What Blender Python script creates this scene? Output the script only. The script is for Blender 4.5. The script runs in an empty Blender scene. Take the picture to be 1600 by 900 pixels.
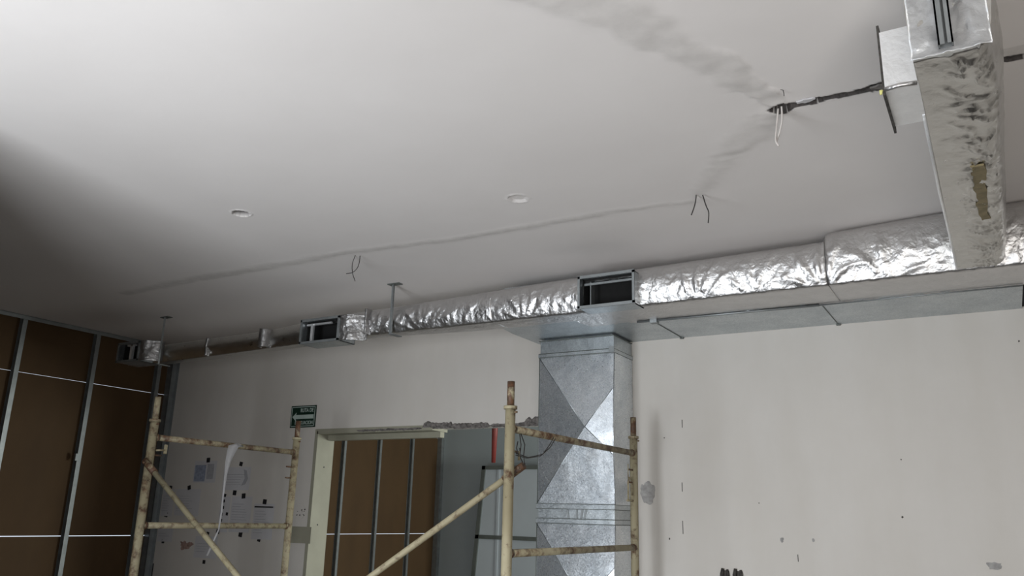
import bpy, bmesh, math, random
from mathutils import Vector, noise
random.seed(7)
C = bpy.context.scene.collection
sc = bpy.context.scene

# ------------------------------------------------------------------ camera
FPX = 1286.13                       # focal length in pixels of the 1600x900 frame
CR = Vector((0.86341498, 0.50382299, 0.02601852))
CU = Vector((0.11284183, -0.24313252, 0.96340713))
CF = Vector((-0.49171261, 0.82888417, 0.26677656))
EYE = Vector((0.0, 0.0, 1.6))
cam_d = bpy.data.cameras.new('camera'); cam = bpy.data.objects.new('camera', cam_d); C.objects.link(cam)
cam_d.sensor_width = 36; cam_d.lens = FPX / 1600 * 36; cam_d.clip_start = 0.05; cam_d.clip_end = 200
from mathutils import Matrix
cam.matrix_world = Matrix(((CR.x, CU.x, -CF.x, EYE.x), (CR.y, CU.y, -CF.y, EYE.y), (CR.z, CU.z, -CF.z, EYE.z), (0, 0, 0, 1)))
sc.camera = cam

def P(px, py, ax, val):
    """point of the photograph measured on a real plane of the room (axis ax = val)"""
    d = CR * ((px - 800) / FPX) - CU * ((py - 450) / FPX) + CF
    return EYE + d * ((val - EYE[ax]) / d[ax])

# ------------------------------------------------------------------ room measures
H = 2.98      # ceiling
YW = 4.786    # back wall, room side
YB = 4.966    # back wall, far side
XL = -6.378   # brown sheathing of the stud wall
XR = 2.9      # right wall
YR = -0.6     # rear wall with the windows, behind the camera
YE = 9.0      # end wall of the room beyond the opening
ZB = 2.68     # underside of the ducts
YF = 3.95     # front of the main duct

# ------------------------------------------------------------------ sky, windows, far-room fill lamp, exposure
world = bpy.data.worlds.new('overcast_sky'); sc.world = world; world.use_nodes = True
bg = world.node_tree.nodes['Background']; bg.inputs[0].default_value = (0.80, 0.89, 1.0, 1); bg.inputs[1].default_value = 1.0

def rect_light(name, loc, size, rot, power, col):
    l = bpy.data.lights.new(name, 'AREA'); l.shape = 'RECTANGLE'; l.size, l.size_y = size; l.energy = power; l.color = col
    o = bpy.data.objects.new(name, l); C.objects.link(o); o.location = loc; o.rotation_euler = rot
    return o
WINS = ((-2.9, -1.5, 0.12, 2.1, 145, (0.90, 0.95, 1.0)), (0.0, 1.7, 0.12, 2.1, 68, (1.0, 0.955, 0.90)))     # window openings in the rear wall: x0 x1 z0 z1, light
for w_ in WINS:
    rect_light('daylight_rear_window', ((w_[0] + w_[1]) / 2, YR - 0.05, (w_[2] + w_[3]) / 2), (w_[1] - w_[0], w_[3] - w_[2]),
                 (math.radians(90), 0, 0), w_[4], w_[5])
rect_light('fill_far_room', (0.9, 7.0, 1.5), (1.6, 1.2), (math.radians(90), 0, math.radians(90)), 165, (0.95, 1.0, 0.95))  # area lamp added to brighten the far room, which has no window
sc.view_settings.view_transform = 'Standard'; sc.view_settings.look = 'None'
sc.view_settings.exposure = 0.0; sc.view_settings.gamma = 1.0; sc.view_settings.use_curve_mapping = False

# ------------------------------------------------------------------ materials
def new_mat(name):
    m = bpy.data.materials.new(name); m.use_nodes = True
    nt = m.node_tree; b = nt.nodes['Principled BSDF']
    return m, nt, b

def texcoord(nt, scale=(1, 1, 1)):
    g = nt.nodes.new('ShaderNodeNewGeometry'); mp = nt.nodes.new('ShaderNodeMapping'); mp.inputs['Scale'].default_value = scale
    nt.links.new(g.outputs['Position'], mp.inputs['Vector']); return mp.outputs[0]

def noise_node(nt, vec, scale, detail=4, rough=0.55):
    n = nt.nodes.new('ShaderNodeTexNoise'); n.inputs['Scale'].default_value = scale; n.inputs['Detail'].default_value = detail
    n.inputs['Roughness'].default_value = rough; nt.links.new(vec, n.inputs['Vector']); return n.outputs['Fac']

def ramp(nt, fac, stops):
    r = nt.nodes.new('ShaderNodeValToRGB'); nt.links.new(fac, r.inputs[0])
    e = r.color_ramp.elements
    while len(e) < len(stops): e.new(0.5)
    for k, (p, c) in enumerate(stops):
        e[k].position = p; e[k].color = (*c, 1) if len(c) == 3 else c
    return r.outputs[0]

def bump(nt, b, height, strength, dist=0.01, prev=None):
    n = nt.nodes.new('ShaderNodeBump'); n.inputs['Strength'].default_value = strength; n.inputs['Distance'].default_value = dist
    nt.links.new(height, n.inputs['Height'])
    if prev is not None: nt.links.new(prev, n.inputs['Normal'])
    nt.links.new(n.outputs[0], b.inputs['Normal']); return n.outputs[0]

def mixc(nt, fac, a, c):
    m = nt.nodes.new('ShaderNodeMix'); m.data_type = 'RGBA'
    if isinstance(fac, float): m.inputs[0].default_value = fac
    else: nt.links.new(fac, m.inputs[0])
    for s, v in ((6, a), (7, c)):
        if isinstance(v, tuple): m.inputs[s].default_value = (*v, 1)
        else: nt.links.new(v, m.inputs[s])
    return m.outputs[2]

def plain(name, col, rough=0.6, metal=0.0, var=0.12, scale=8, bmp=0.15):
    m, nt, b = new_mat(name); v = texcoord(nt)
    n = noise_node(nt, v, scale)
    lo = tuple(c * (1 - var) for c in col); hi = tuple(min(1, c * (1 + var)) for c in col)
    nt.links.new(ramp(nt, n, [(0.3, lo), (0.7, hi)]), b.inputs['Base Color'])
    b.inputs['Roughness'].default_value = rough; b.inputs['Metallic'].default_value = metal
    if bmp: bump(nt, b, noise_node(nt, v, scale * 12, 3), bmp, 0.002)
    return m

# plastered ceiling: paint, with bare filler where the "patch" mask says and raw rubble, darkened for recess shade, where "raw" says
M = {}
m, nt, b = new_mat('ceiling_plaster'); v = texcoord(nt)
base = ramp(nt, noise_node(nt, v, 1.3, 5, 0.6), [(0.3, (0.765, 0.725, 0.70)), (0.7, (0.805, 0.765, 0.74))])
fill = ramp(nt, noise_node(nt, v, 14, 6, 0.65), [(0.3, (0.56, 0.53, 0.505)), (0.7, (0.70, 0.665, 0.635))])
raw_shade_col = ramp(nt, noise_node(nt, v, 60, 5, 0.7), [(0.3, (0.012, 0.011, 0.010)), (0.7, (0.09, 0.075, 0.07))])
a1 = nt.nodes.new('ShaderNodeAttribute'); a1.attribute_name = 'patch'
a2 = nt.nodes.new('ShaderNodeAttribute'); a2.attribute_name = 'raw_shade'
c = mixc(nt, a1.outputs['Fac'], base, fill); c = mixc(nt, a2.outputs['Fac'], c, raw_shade_col)
nt.links.new(c, b.inputs['Base Color']); b.inputs['Roughness'].default_value = 0.75
n1 = bump(nt, b, noise_node(nt, v, 2.2, 3, 0.5), 0.25, 0.02)
bump(nt, b, noise_node(nt, v, 45, 4, 0.6), 0.12, 0.003, n1)
M['ceiling'] = m

m, nt, b = new_mat('painted_wall'); v = texcoord(nt)
c = ramp(nt, noise_node(nt, v, 1.1, 6, 0.6), [(0.28, (0.58, 0.55, 0.51)), (0.72, (0.64, 0.61, 0.57))])
vs = texcoord(nt, (1.6, 1.6, 0.35))
c2 = ramp(nt, noise_node(nt, vs, 2.4, 5, 0.6), [(0.35, (1, 1, 1)), (0.8, (0.94, 0.93, 0.91))])
mm = nt.nodes.new('ShaderNodeMix'); mm.data_type = 'RGBA'; mm.blend_type = 'MULTIPLY'; mm.inputs[0].default_value = 1
nt.links.new(c, mm.inputs[6]); nt.links.new(c2, mm.inputs[7]); nt.links.new(mm.outputs[2], b.inputs['Base Color'])
b.inputs['Roughness'].default_value = 0.6
n1 = bump(nt, b, noise_node(nt, v, 3, 3), 0.2, 0.01); bump(nt, b, noise_node(nt, v, 70, 3), 0.1, 0.002, n1)
M['wall'] = m

m, nt, b = new_mat('brown_sheathing'); v = texcoord(nt)
c = ramp(nt, noise_node(nt, texcoord(nt, (1, 1, 0.4)), 3, 6, 0.6), [(0.3, (0.068, 0.036, 0.012)), (0.7, (0.088, 0.048, 0.017))])
nt.links.new(c, b.inputs['Base Color']); b.inputs['Roughness'].default_value = 0.8
bump(nt, b, noise_node(nt, v, 90, 3), 0.15, 0.002); M['brown'] = m

M['floor'] = plain('concrete_floor', (0.10, 0.095, 0.09), 0.7, 0, 0.2, 2.5, 0.2)
M['bare_block'] = plain('bare_cement_render', (0.16, 0.15, 0.14), 0.9, 0, 0.2, 4, 0.3)
M['cream'] = plain('cream_paint', (0.30, 0.29, 0.225), 0.5, 0, 0.08, 5, 0.15)
M['grey_board'] = plain('grey_partition', (0.33, 0.37, 0.385), 0.55, 0, 0.05, 2, 0.05)
M['stud'] = plain('galvanized_stud', (0.30, 0.32, 0.325), 0.5, 0.7, 0.12, 20, 0.1)
M['filler'] = plain('bare_filler', (0.36, 0.35, 0.34), 0.9, 0, 0.3, 25, 0.6)
M['rubble'] = plain('broken_plaster', (0.17, 0.155, 0.145), 0.95, 0, 0.55, 45, 0.9)
M['dark'] = plain('black_recess_shade', (0.006, 0.006, 0.006), 0.95, 0, 0.2, 30, 0.1)  # matte black that paints the shade inside openings
M['black'] = plain('black_tape', (0.012, 0.012, 0.014), 0.5, 0, 0.2, 30, 0.1)
M['scuff'] = plain('black_scuff', (0.05, 0.045, 0.04), 0.8, 0, 0.7, 60, 0.3)
M['wire'] = plain('black_wire', (0.03, 0.026, 0.025), 0.45, 0, 0.2, 30, 0.0)
M['white_wire'] = plain('white_cable', (0.62, 0.58, 0.55), 0.5, 0, 0.1, 30, 0.1)
M['ribbon'] = plain('white_plastic_strip', (0.82, 0.82, 0.84), 0.35, 0, 0.05, 10, 0.1)
M['red'] = plain('red_pipe_paint', (0.17, 0.028, 0.022), 0.5, 0, 0.2, 12, 0.1)
M['frame_grey'] = plain('grey_aluminium', (0.13, 0.145, 0.135), 0.45, 0.3, 0.1, 10, 0.05)
M['pane'] = plain('pale_pane', (0.43, 0.47, 0.50), 0.25, 0, 0.04, 2, 0.0)
M['paper'] = plain('paper_sheet', (0.54, 0.53, 0.54), 0.65, 0, 0.04, 6, 0.1)
M['blue_print'] = plain('blue_print', (0.27, 0.30, 0.38), 0.6, 0, 0.25, 40, 0.0)
M['ink'] = plain('grey_ink', (0.36, 0.36, 0.38), 0.6, 0, 0.1, 40, 0.0)
M['sign_green'] = plain('dark_green_sign', (0.008, 0.028, 0.018), 0.35, 0, 0.2, 10, 0.0)
M['sign_white'] = plain('sign_lettering', (0.42, 0.50, 0.46), 0.4, 0, 0.05, 10, 0.0)
M['yellow'] = plain('yellow_foam', (0.62, 0.60, 0.22), 0.8, 0, 0.1, 40, 0.2)
M['stain'] = plain('red_brown_stain', (0.30, 0.20, 0.17), 0.8, 0, 0.4, 40, 0.2)

# galvanized sheet with its crystal spangle
def galv(name, lo, hi, metal, r0, r1):
    m, nt, b = new_mat(name); v = texcoord(nt)
    vo = nt.nodes.new('ShaderNodeTexVoronoi'); vo.inputs['Scale'].default_value = 210; nt.links.new(v, vo.inputs['Vector'])
    sep = nt.nodes.new('ShaderNodeSeparateColor'); nt.links.new(vo.outputs['Color'], sep.inputs[0])
    c = ramp(nt, sep.outputs[0], [(0.0, lo), (1.0, hi)])
    big = ramp(nt, noise_node(nt, v, 6, 5, 0.65), [(0.35, (0.80, 0.82, 0.84)), (0.65, (1, 1, 1))])
    mm = nt.nodes.new('ShaderNodeMix'); mm.data_type = 'RGBA'; mm.blend_type = 'MULTIPLY'; mm.inputs[0].default_value = 1
    nt.links.new(c, mm.inputs[6]); nt.links.new(big, mm.inputs[7]); nt.links.new(mm.outputs[2], b.inputs['Base Color'])
    b.inputs['Metallic'].default_value = metal
    rr = nt.nodes.new('ShaderNodeMapRange'); rr.inputs[3].default_value = r0; rr.inputs[4].default_value = r1
    nt.links.new(sep.outputs[1], rr.inputs[0]); nt.links.new(rr.outputs[0], b.inputs['Roughness'])
    n1 = bump(nt, b, noise_node(nt, v, 5, 2), 0.25, 0.02); bump(nt, b, sep.outputs[2], 0.07, 0.0006, n1)
    return m
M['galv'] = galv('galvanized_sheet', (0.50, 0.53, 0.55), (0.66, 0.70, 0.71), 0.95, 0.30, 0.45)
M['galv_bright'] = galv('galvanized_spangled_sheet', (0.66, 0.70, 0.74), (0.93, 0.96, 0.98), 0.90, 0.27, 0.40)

# reinforced aluminium foil
def foil(name, col, rough, s1, s2):
    m, nt, b = new_mat(name); v = texcoord(nt)
    c = ramp(nt, noise_node(nt, v, 9, 6, 0.7), [(0.3, tuple(x * 0.9 for x in col)), (0.62, col)])
    nt.links.new(c, b.inputs['Base Color']); b.inputs['Metallic'].default_value = 1.0
    rr = nt.nodes.new('ShaderNodeMapRange'); rr.inputs[3].default_value = rough * 0.7; rr.inputs[4].default_value = rough * 1.35
    nt.links.new(noise_node(nt, v, 22, 3), rr.inputs[0]); nt.links.new(rr.outputs[0], b.inputs['Roughness'])
    vo = nt.nodes.new('ShaderNodeTexVoronoi'); vo.feature = 'DISTANCE_TO_EDGE'; vo.inputs['Scale'].default_value = 30
    wv = nt.nodes.new('ShaderNodeVectorMath'); wv.operation = 'ADD'
    nn = nt.nodes.new('ShaderNodeTexNoise'); nn.inputs['Scale'].default_value = 9; nt.links.new(v, nn.inputs['Vector'])
    sm = nt.nodes.new('ShaderNodeVectorMath'); sm.operation = 'SCALE'; sm.inputs['Scale'].default_value = 0.12
    nt.links.new(nn.outputs['Color'], sm.inputs[0]); nt.links.new(v, wv.inputs[0]); nt.links.new(sm.outputs[0], wv.inputs[1])
    nt.links.new(wv.outputs[0], vo.inputs['Vector'])
    n1 = bump(nt, b, noise_node(nt, v, 28, 5, 0.6), s1, 0.012)
    n2 = bump(nt, b, vo.outputs[0], s2, 0.006, n1)
    return m
M['foil'] = foil('aluminium_foil', (0.67, 0.66, 0.655), 0.36, 0.45, 0.40)
M['foil_lit'] = foil('aluminium_foil_lit', (0.95, 0.96, 0.97), 0.40, 0.35, 0.30)  # same foil coloured lighter for faces that catch the light
M['foil_lit'].node_tree.nodes['Principled BSDF'].inputs['Metallic'].default_value = 0.75
M['foil_flat'] = foil('aluminium_foil_taut', (0.66, 0.65, 0.62), 0.30, 0.25, 0.12)
m, nt, b = new_mat('bare_insulation'); v = texcoord(nt)
nt.links.new(ramp(nt, noise_node(nt, v, 30, 5), [(0.3, (0.15, 0.12, 0.06)), (0.7, (0.27, 0.22, 0.12))]), b.inputs['Base Color'])
b.inputs['Roughness'].default_value = 0.6; b.inputs['Metallic'].default_value = 0.3; M['insul'] = m

# cream scaffold paint with rust showing through
def rusty(name, lo, hi, scale=14):
    m, nt, b = new_mat(name); v = texcoord(nt)
    n = noise_node(nt, v, scale, 7, 0.68); rustf = ramp(nt, n, [(lo, (0, 0, 0)), (hi, (1, 1, 1))])
    paint = ramp(nt, noise_node(nt, v, 5, 3), [(0.3, (0.29, 0.25, 0.155)), (0.7, (0.40, 0.355, 0.235))])
    rust = ramp(nt, noise_node(nt, v, 50, 4), [(0.3, (0.045, 0.026, 0.016)), (0.7, (0.14, 0.065, 0.03))])
    nt.links.new(mixc(nt, rustf, paint, rust), b.inputs['Base Color']); b.inputs['Roughness'].default_value = 0.6
    bump(nt, b, n, 0.35, 0.004); return m
M['scaf'] = rusty('scaffold_paint', 0.53, 0.66)
M['scaf_rust'] = rusty('rusty_scaffold_paint', 0.47, 0.66, 20)
M['brace'] = rusty('weathered_brace_paint', 0.54, 0.72, 22)
M['rust_rail'] = rusty('heavily_rusted_rail', 0.40, 0.60, 18)
M['rust'] = rusty('rusted_steel', 0.32, 0.50, 26)

# ------------------------------------------------------------------ builders
def nbm(): return bmesh.new()

def box(bm, x0, x1, y0, y1, z0, z1):
    vs = [bm.verts.new((x, y, z)) for z in (z0, z1) for y in (y0, y1) for x in (x0, x1)]
    for f in ((0, 2, 3, 1), (4, 5, 7, 6), (0, 1, 5, 4), (2, 6, 7, 3), (0, 4, 6, 2), (1, 3, 7, 5)):
        bm.faces.new([vs[i] for i in f])

def frame_of(d):
    d = d.normalized(); a = Vector((0, 0, 1)) if abs(d.z) < 0.9 else Vector((0, 1, 0))
    u = d.cross(a).normalized(); return u, d.cross(u).normalized()

def tube(bm, pts, r, n=14, caps=True):
    pts = [Vector(p) for p in pts]; rs = r if isinstance(r, (list, tuple)) else [r] * len(pts)
    rings = []
    u = w = None
    for i, p in enumerate(pts):
        d = (pts[min(i + 1, len(pts) - 1)] - pts[max(i - 1, 0)])
        if u is None: u, w = frame_of(d)
        else:
            dn = d.normalized(); u = (u - dn * u.dot(dn)).normalized(); w = dn.cross(u).normalized()
        rings.append([bm.verts.new(p + (u * math.cos(2 * math.pi * k / n) + w * math.sin(2 * math.pi * k / n)) * rs[i]) for k in range(n)])
    for a, b_ in zip(rings, rings[1:]):
        for k in range(n):
            f = bm.faces.new((a[k], a[(k + 1) % n], b_[(k + 1) % n], b_[k])); f.smooth = True
    if caps:
        bm.faces.new(rings[0][::-1]); bm.faces.new(rings[-1])

def poly_plate(bm, pts, y0, y1, ax=1):
    """outline (two coordinates each) extruded between y0 and y1 along axis ax"""
    def mk(a, b_, t):
        return {0: (t, a, b_), 1: (a, t, b_), 2: (a, b_, t)}[ax]
    A = [bm.verts.new(mk(a, b_, y0)) for a, b_ in pts]; B = [bm.verts.new(mk(a, b_, y1)) for a, b_ in pts]
    bm.faces.new(A); bm.faces.new(B[::-1]); n = len(pts)
    for k in range(n): bm.faces.new((A[k], B[k], B[(k + 1) % n], A[(k + 1) % n]))

def obj(name, bm, mat, parent=None, origin=None):
    bmesh.ops.recalc_face_normals(bm, faces=bm.faces)
    me = bpy.data.meshes.new(name)
    if origin is None:
        if parent is not None:
            w = Vector((0, 0, 0)); q = parent
            while q is not None: w += q.location; q = q.parent
            origin = w
        else:
            xs = [v.co for v in bm.verts]
            origin = Vector(((min(v.x for v in xs) + max(v.x for v in xs)) / 2, (min(v.y for v in xs) + max(v.y for v in xs)) / 2, min(v.z for v in xs)))
    bmesh.ops.translate(bm, verts=bm.verts, vec=-origin)
    bm.to_mesh(me); bm.free()
    o = bpy.data.objects.new(name, me); C.objects.link(o)
    for mm_ in (mat if isinstance(mat, (list, tuple)) else [mat]): me.materials.append(M[mm_])
    if parent is not None: o.parent = parent
    else: o.location = origin
    return o

def tag(o, label, cat, group=None):
    o['label'] = label; o['category'] = cat
    if group: o['group'] = group
    return o

def thing(name, label, cat, loc, group=None):
    o = bpy.data.objects.new(name, None); C.objects.link(o); o.location = loc; o.empty_display_size = 0.1
    return tag(o, label, cat, group)

def struct(name, bm, mat, parent=None):
    o = obj(name, bm, mat, parent)
    if parent is None: o['kind'] = 'structure'
    return o

def fold(x, lo=0.0):
    return max(0.0, 1 - abs(x)) 

# ------------------------------------------------------------------ the room
bm = nbm(); box(bm, XL - 0.3, XR, YR - 0.2, YE + 0.1, -0.1, 0); struct('floor', bm, 'floor')

# ceiling: one sheet, its lines bunched where there are holes and the chased slot
def lines(lo, hi, coarse, dense):
    s = set(); x = lo
    while x < hi: s.add(round(x, 4)); x += coarse
    s.add(hi)
    for a, b_, st in dense:
        s = {q for q in s if not (a < q < b_)}
        x = a
        while x <= b_ + 1e-6: s.add(round(x, 4)); x += st
    return sorted(s)
HOLE = P(377, 333, 2, H); DISC = P(809, 310, 2, H)
xs = lines(XL - 0.1, XR + 0.1, 0.03, [(HOLE.x - 0.08, HOLE.x + 0.08, 0.006), (DISC.x - 0.09, DISC.x + 0.09, 0.008), (-0.62, 0.8, 0.008)])
xs = [x for x in xs if x > -5.4 or abs((x - xs[0]) / 0.12 - round((x - xs[0]) / 0.12)) < 0.13 or x == xs[0]]
ys = lines(YR - 0.1, YE + 0.1, 0.12, [(0.9, 4.0, 0.025), (HOLE.y - 0.08, HOLE.y + 0.08, 0.006), (DISC.y - 0.09, DISC.y + 0.09, 0.008), (2.58, 2.78, 0.006)])
def pl(pts): return [P(a, b_, 2, H).xy for a, b_ in pts]
TRENCH = pl([(195, 458), (300, 437), (430, 414), (555, 392), (700, 375), (830, 354), (960, 330), (1080, 315)])
TW = [0.045, 0.05, 0.045, 0.03, 0.03, 0.028, 0.018, 0.014]
BANDA = pl([(700, -60), (880, -5), (960, 20), (1010, 45), (1060, 75), (1120, 100), (1165, 130), (1215, 162)])
AW = [0.06, 0.085, 0.10, 0.085, 0.06, 0.075, 0.06, 0.035]
BANDB = pl([(1215, 175), (1165, 215), (1130, 248), (1105, 285), (1092, 302)])
BW = [0.07, 0.075, 0.05, 0.04, 0.025]
def seg(p, pts, ws):
    best = 9e9
    for k in range(len(pts) - 1):
        a, b_ = pts[k], pts[k + 1]; d = b_ - a; t = max(0, min(1, (p - a).dot(d) / d.length_squared))
        w = ws[k] * (1 - t) + ws[k + 1] * t
        best = min(best, (p - a - d * t).length / w)
    return best
def smooth(a, b_, x):
    t = max(0, min(1, (x - a) / (b_ - a))); return t * t * (3 - 2 * t)
def slot_w(x):
    n = noise.noise(Vector((x * 28, 1.7, 0))) * 0.5 + noise.noise(Vector((x * 90, 4.7, 0))) * 0.35
    if -0.57 < x < -0.15: base = 0.0095 + 0.020 * math.exp(-((x + 0.525) / 0.035) ** 2) + 0.012 * math.exp(-((x + 0.21) / 0.04) ** 2) + 0.005 * math.exp(-((x + 0.42) / 0.03) ** 2)
    elif 0.10 < x < 0.8: base = 0.011
    else: return -1
    if x < -0.54: base *= max(0, (x + 0.57) / 0.03)
    return base * (1 + 0.55 * n)
bm = nbm(); lp = bm.verts.layers.float.new('patch'); lr = bm.verts.layers.float.new('raw_shade')
rows = []
for y in ys:
    row = []
    for x in xs:
        z = H; pt = 0.0; raw_shade = 0.0; p = Vector((x, y))
        if -5.4 < x < 1.0 and 0.5 < y < 4.0:
            nz = noise.noise(Vector((x * 6, y * 6, 0))) * 0.35 + noise.noise(Vector((x * 22, y * 22, 3))) * 0.3
            d = seg(p, TRENCH, TW) + nz
            k = 1 - smooth(0.55, 1.25, d); pt = max(pt, k * 0.9); z -= 0.004 * k * (0.7 + noise.noise(Vector((x * 30, y * 30, 0))))
            d = seg(p, BANDA, AW) + nz
            k = 1 - smooth(0.8, 1.0, d); pt = max(pt, k * 0.62); z -= 0.006 * k * (0.6 + noise.noise(Vector((x * 14, y * 14, 5))))
            d = seg(p, BANDB, BW) + nz
            k = 1 - smooth(0.5, 1.2, d); pt = max(pt, k * 0.5); z -= 0.004 * k * (0.6 + noise.noise(Vector((x * 18, y * 18, 9))))
        if 2.55 < y < 2.8:
            w = slot_w(x) ; c0 = 2.672 + 0.008 * noise.noise(Vector((x * 12, 0, 0)))
            e = abs(y - c0)
            if w > 0:
                if e < w: z += 0.06; raw_shade = 1
                elif e < w + 0.0065: raw_shade = 1
                elif e < w + 0.013: raw_shade = 0.1; z -= 0.004 * noise.noise(Vector((x * 70, y * 70, 0)))
            if 0.08 < x and -0.07 < y - c0 < 0: pt = max(pt, 0.8)
        dh = (p - HOLE.xy).length
        if dh < 0.041: z += 0.024; raw_shade = 1
        elif dh < 0.05: z -= 0.004; pt = -0.3
        dd = (p - DISC.xy).length * (1 + 0.15 * noise.noise(Vector((x * 40, y * 40, 2))))
        if dd < 0.042: z += 0.008; pt = 0.35 + 0.5 * noise.noise(Vector((x * 60, y * 60, 2)))
        elif dd < 0.054: z -= 0.003 * (1 + noise.noise(Vector((x * 80, y * 80, 2))))
        v = bm.verts.new((x, y, z)); v[lp] = pt; v[lr] = raw_shade; row.append(v)
    rows.append(row)
for a, b_ in zip(rows, rows[1:]):
    for k in range(len(xs) - 1):
        f = bm.faces.new((a[k], b_[k], b_[k + 1], a[k + 1])); f.smooth = True
# slab above
box(bm, XL - 0.3, XR + 0.3, YR - 0.3, YE + 0.3, H + 0.12, H + 0.3)
me = bpy.data.meshes.new('ceiling'); bm.to_mesh(me); bm.free(); me.materials.append(M['ceiling'])
ceil = bpy.data.objects.new('ceiling', me); C.objects.link(ceil); ceil['kind'] = 'structure'

# back wall with the broken opening
OX0, OX1, OZ = -4.552, -2.2, 2.19
bm = nbm()
box(bm, XL, OX0, YW, YB, 0, H); box(bm, OX1, XR, YW, YB, 0, H); box(bm, OX0, OX1, YW, YB, OZ, H)
wall_back = struct('wall_back', bm, 'wall')
# left: brown sheathing in three rows with open joints, daylight behind them
bm = nbm()
for z0, z1 in ((0, 1.356), (1.362, 2.556), (2.5595, H + 0.1)): box(bm, XL - 0.012, XL, YR - 0.2, YE, z0, z1)
struct('wall_left', bm, 'brown')
bm = nbm(); box(bm, XR, XR + 0.15, YR - 0.2, YE + 0.1, 0, H + 0.1); struct('wall_right', bm, 'bare_block')
bm = nbm()
(a0, a1, z0, z1), (b0, b1, _, _) = WINS[0][:4], WINS[1][:4]
for u0, u1 in ((XL, a0), (a1, b0), (b1, XR)): box(bm, u0, u1, YR - 0.18, YR, 0, H + .1)
for u0, u1 in ((a0, a1), (b0, b1)): box(bm, u0, u1, YR - 0.18, YR, 0, z0); box(bm, u0, u1, YR - 0.18, YR, z1, H + .1)
struct('wall_rear', bm, 'bare_block')
for k, (x0, x1) in enumerate(((a0, a1), (b0, b1))):
    bm = nbm()
    for a, b_, c_, d_ in ((x0, x0 + .05, z0, z1), (x1 - .05, x1, z0, z1), (x0, x1, z0, z0 + .05), (x0, x1, z1 - .05, z1), ((x0 + x1) / 2 - .025, (x0 + x1) / 2 + .025, z0, z1)):
        box(bm, a, b_, YR - 0.03, YR + 0.01, c_, d_)
    struct(f'window_{k + 1}', bm, 'frame_grey')
bm = nbm(); box(bm, -3.2, -3.08, YR, 0.95, 0, H + .1); struct('wall_shade_baffle', bm, 'bare_block')  # unseen stub added to keep window light off the left side
# room beyond
bm = nbm(); box(bm, XL - .02, 1.1, YE, YE + 0.1, 0, H + 0.1); struct('wall_far', bm, 'grey_board')
bm = nbm(); box(bm, 1.0, 1.1, YB, YE, 0, H + 0.1); struct('wall_far_right', bm, 'wall')
# cream reveal lining of the opening
bm = nbm()
box(bm, OX0 - 0.002, OX0 + 0.012, YW - 0.004, YB + 0.004, 0, OZ)
struct('trim_1', bm, 'cream')
bm = nbm(); box(bm, OX0, -3.46, YW - 0.004, YB + 0.004, OZ - 0.02, OZ + 0.004)
box(bm, OX0 + 0.012, -3.47, YB - 0.07, YB - 0.02, OZ - 0.06, OZ - 0.02)
struct('trim_2', bm, 'cream')
# thin cream paint margin on the wall face beside the opening
bm = nbm(); poly_plate(bm, [(OX0 - 0.02, 0), (OX0, 0), (OX0, OZ + 0.0), (-3.5, OZ), (-3.5, OZ + 0.016), (OX0 - 0.02, OZ + 0.018)], YW - 0.003, YW); struct('trim_3', bm, 'cream')
# screw plugs on the reveal
for a, b_ in ((506, 730), (496, 820)):
    q = P(a, b_, 0, OX0 + 0.012); bm = nbm(); tube(bm, [(OX0 + 0.010, q.y, q.z), (OX0 + 0.0135, q.y, q.z)], 0.006, 8)
    o = obj('anchor_hole', bm, 'black', None); tag(o, 'small dark anchor hole in the cream door reveal, ' + ('the upper one' if b_ < 800 else 'the lower one'), 'hole')

# broken plaster edge of the lintel: lumps of rubble standing proud of the wall
def rubble(bm, x0, x1, z, thick, seed):
    random.seed(seed); n = int((x1 - x0) / 0.006); top = []; bot = []
    for k in range(n + 1):
        x = x0 + (x1 - x0) * k / n
        e = min(1, k / 4, (n - k) / 4)
        t = thick * e * (0.55 + 0.9 * abs(noise.noise(Vector((x * 9, seed, 0)))) + 0.22 * noise.noise(Vector((x * 45, seed, 1))))
        top.append((x, z + max(0.002, t))); bot.append((x, z - 0.012 * e + 0.006 * noise.noise(Vector((x * 40, seed, 2)))))
    cols = []
    for (xa, za), (xb, zb) in zip(top, bot):
        col = []
        for j in range(7):
            t = j / 6; zz = za * (1 - t) + zb * t
            y = YW - 0.002 - 0.022 * math.sin(math.pi * min(1, t + 0.15)) * (0.6 + 0.8 * noise.noise(Vector((xa * 45, zz * 45, seed))))
            col.append(bm.verts.new((xa, y if 0 < j < 6 else YW + 0.001, zz)))
        cols.append(col)
    for a, b_ in zip(cols, cols[1:]):
        for j in range(6): bm.faces.new((a[j], b_[j], b_[j + 1], a[j + 1]))
bm = nbm()
rubble(bm, -4.15, -3.55, OZ - 0.006, 0.012, 5); rubble(bm, -3.55, -3.28, OZ, 0.055, 1); rubble(bm, -3.30, -2.98, OZ - .006, 0.045, 2)
rubble(bm, -2.98, -2.62, OZ - .004, 0.02, 3); rubble(bm, -2.72, -2.3, OZ - .004, 0.07, 4)
struct('trim_4', bm, 'rubble')

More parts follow.
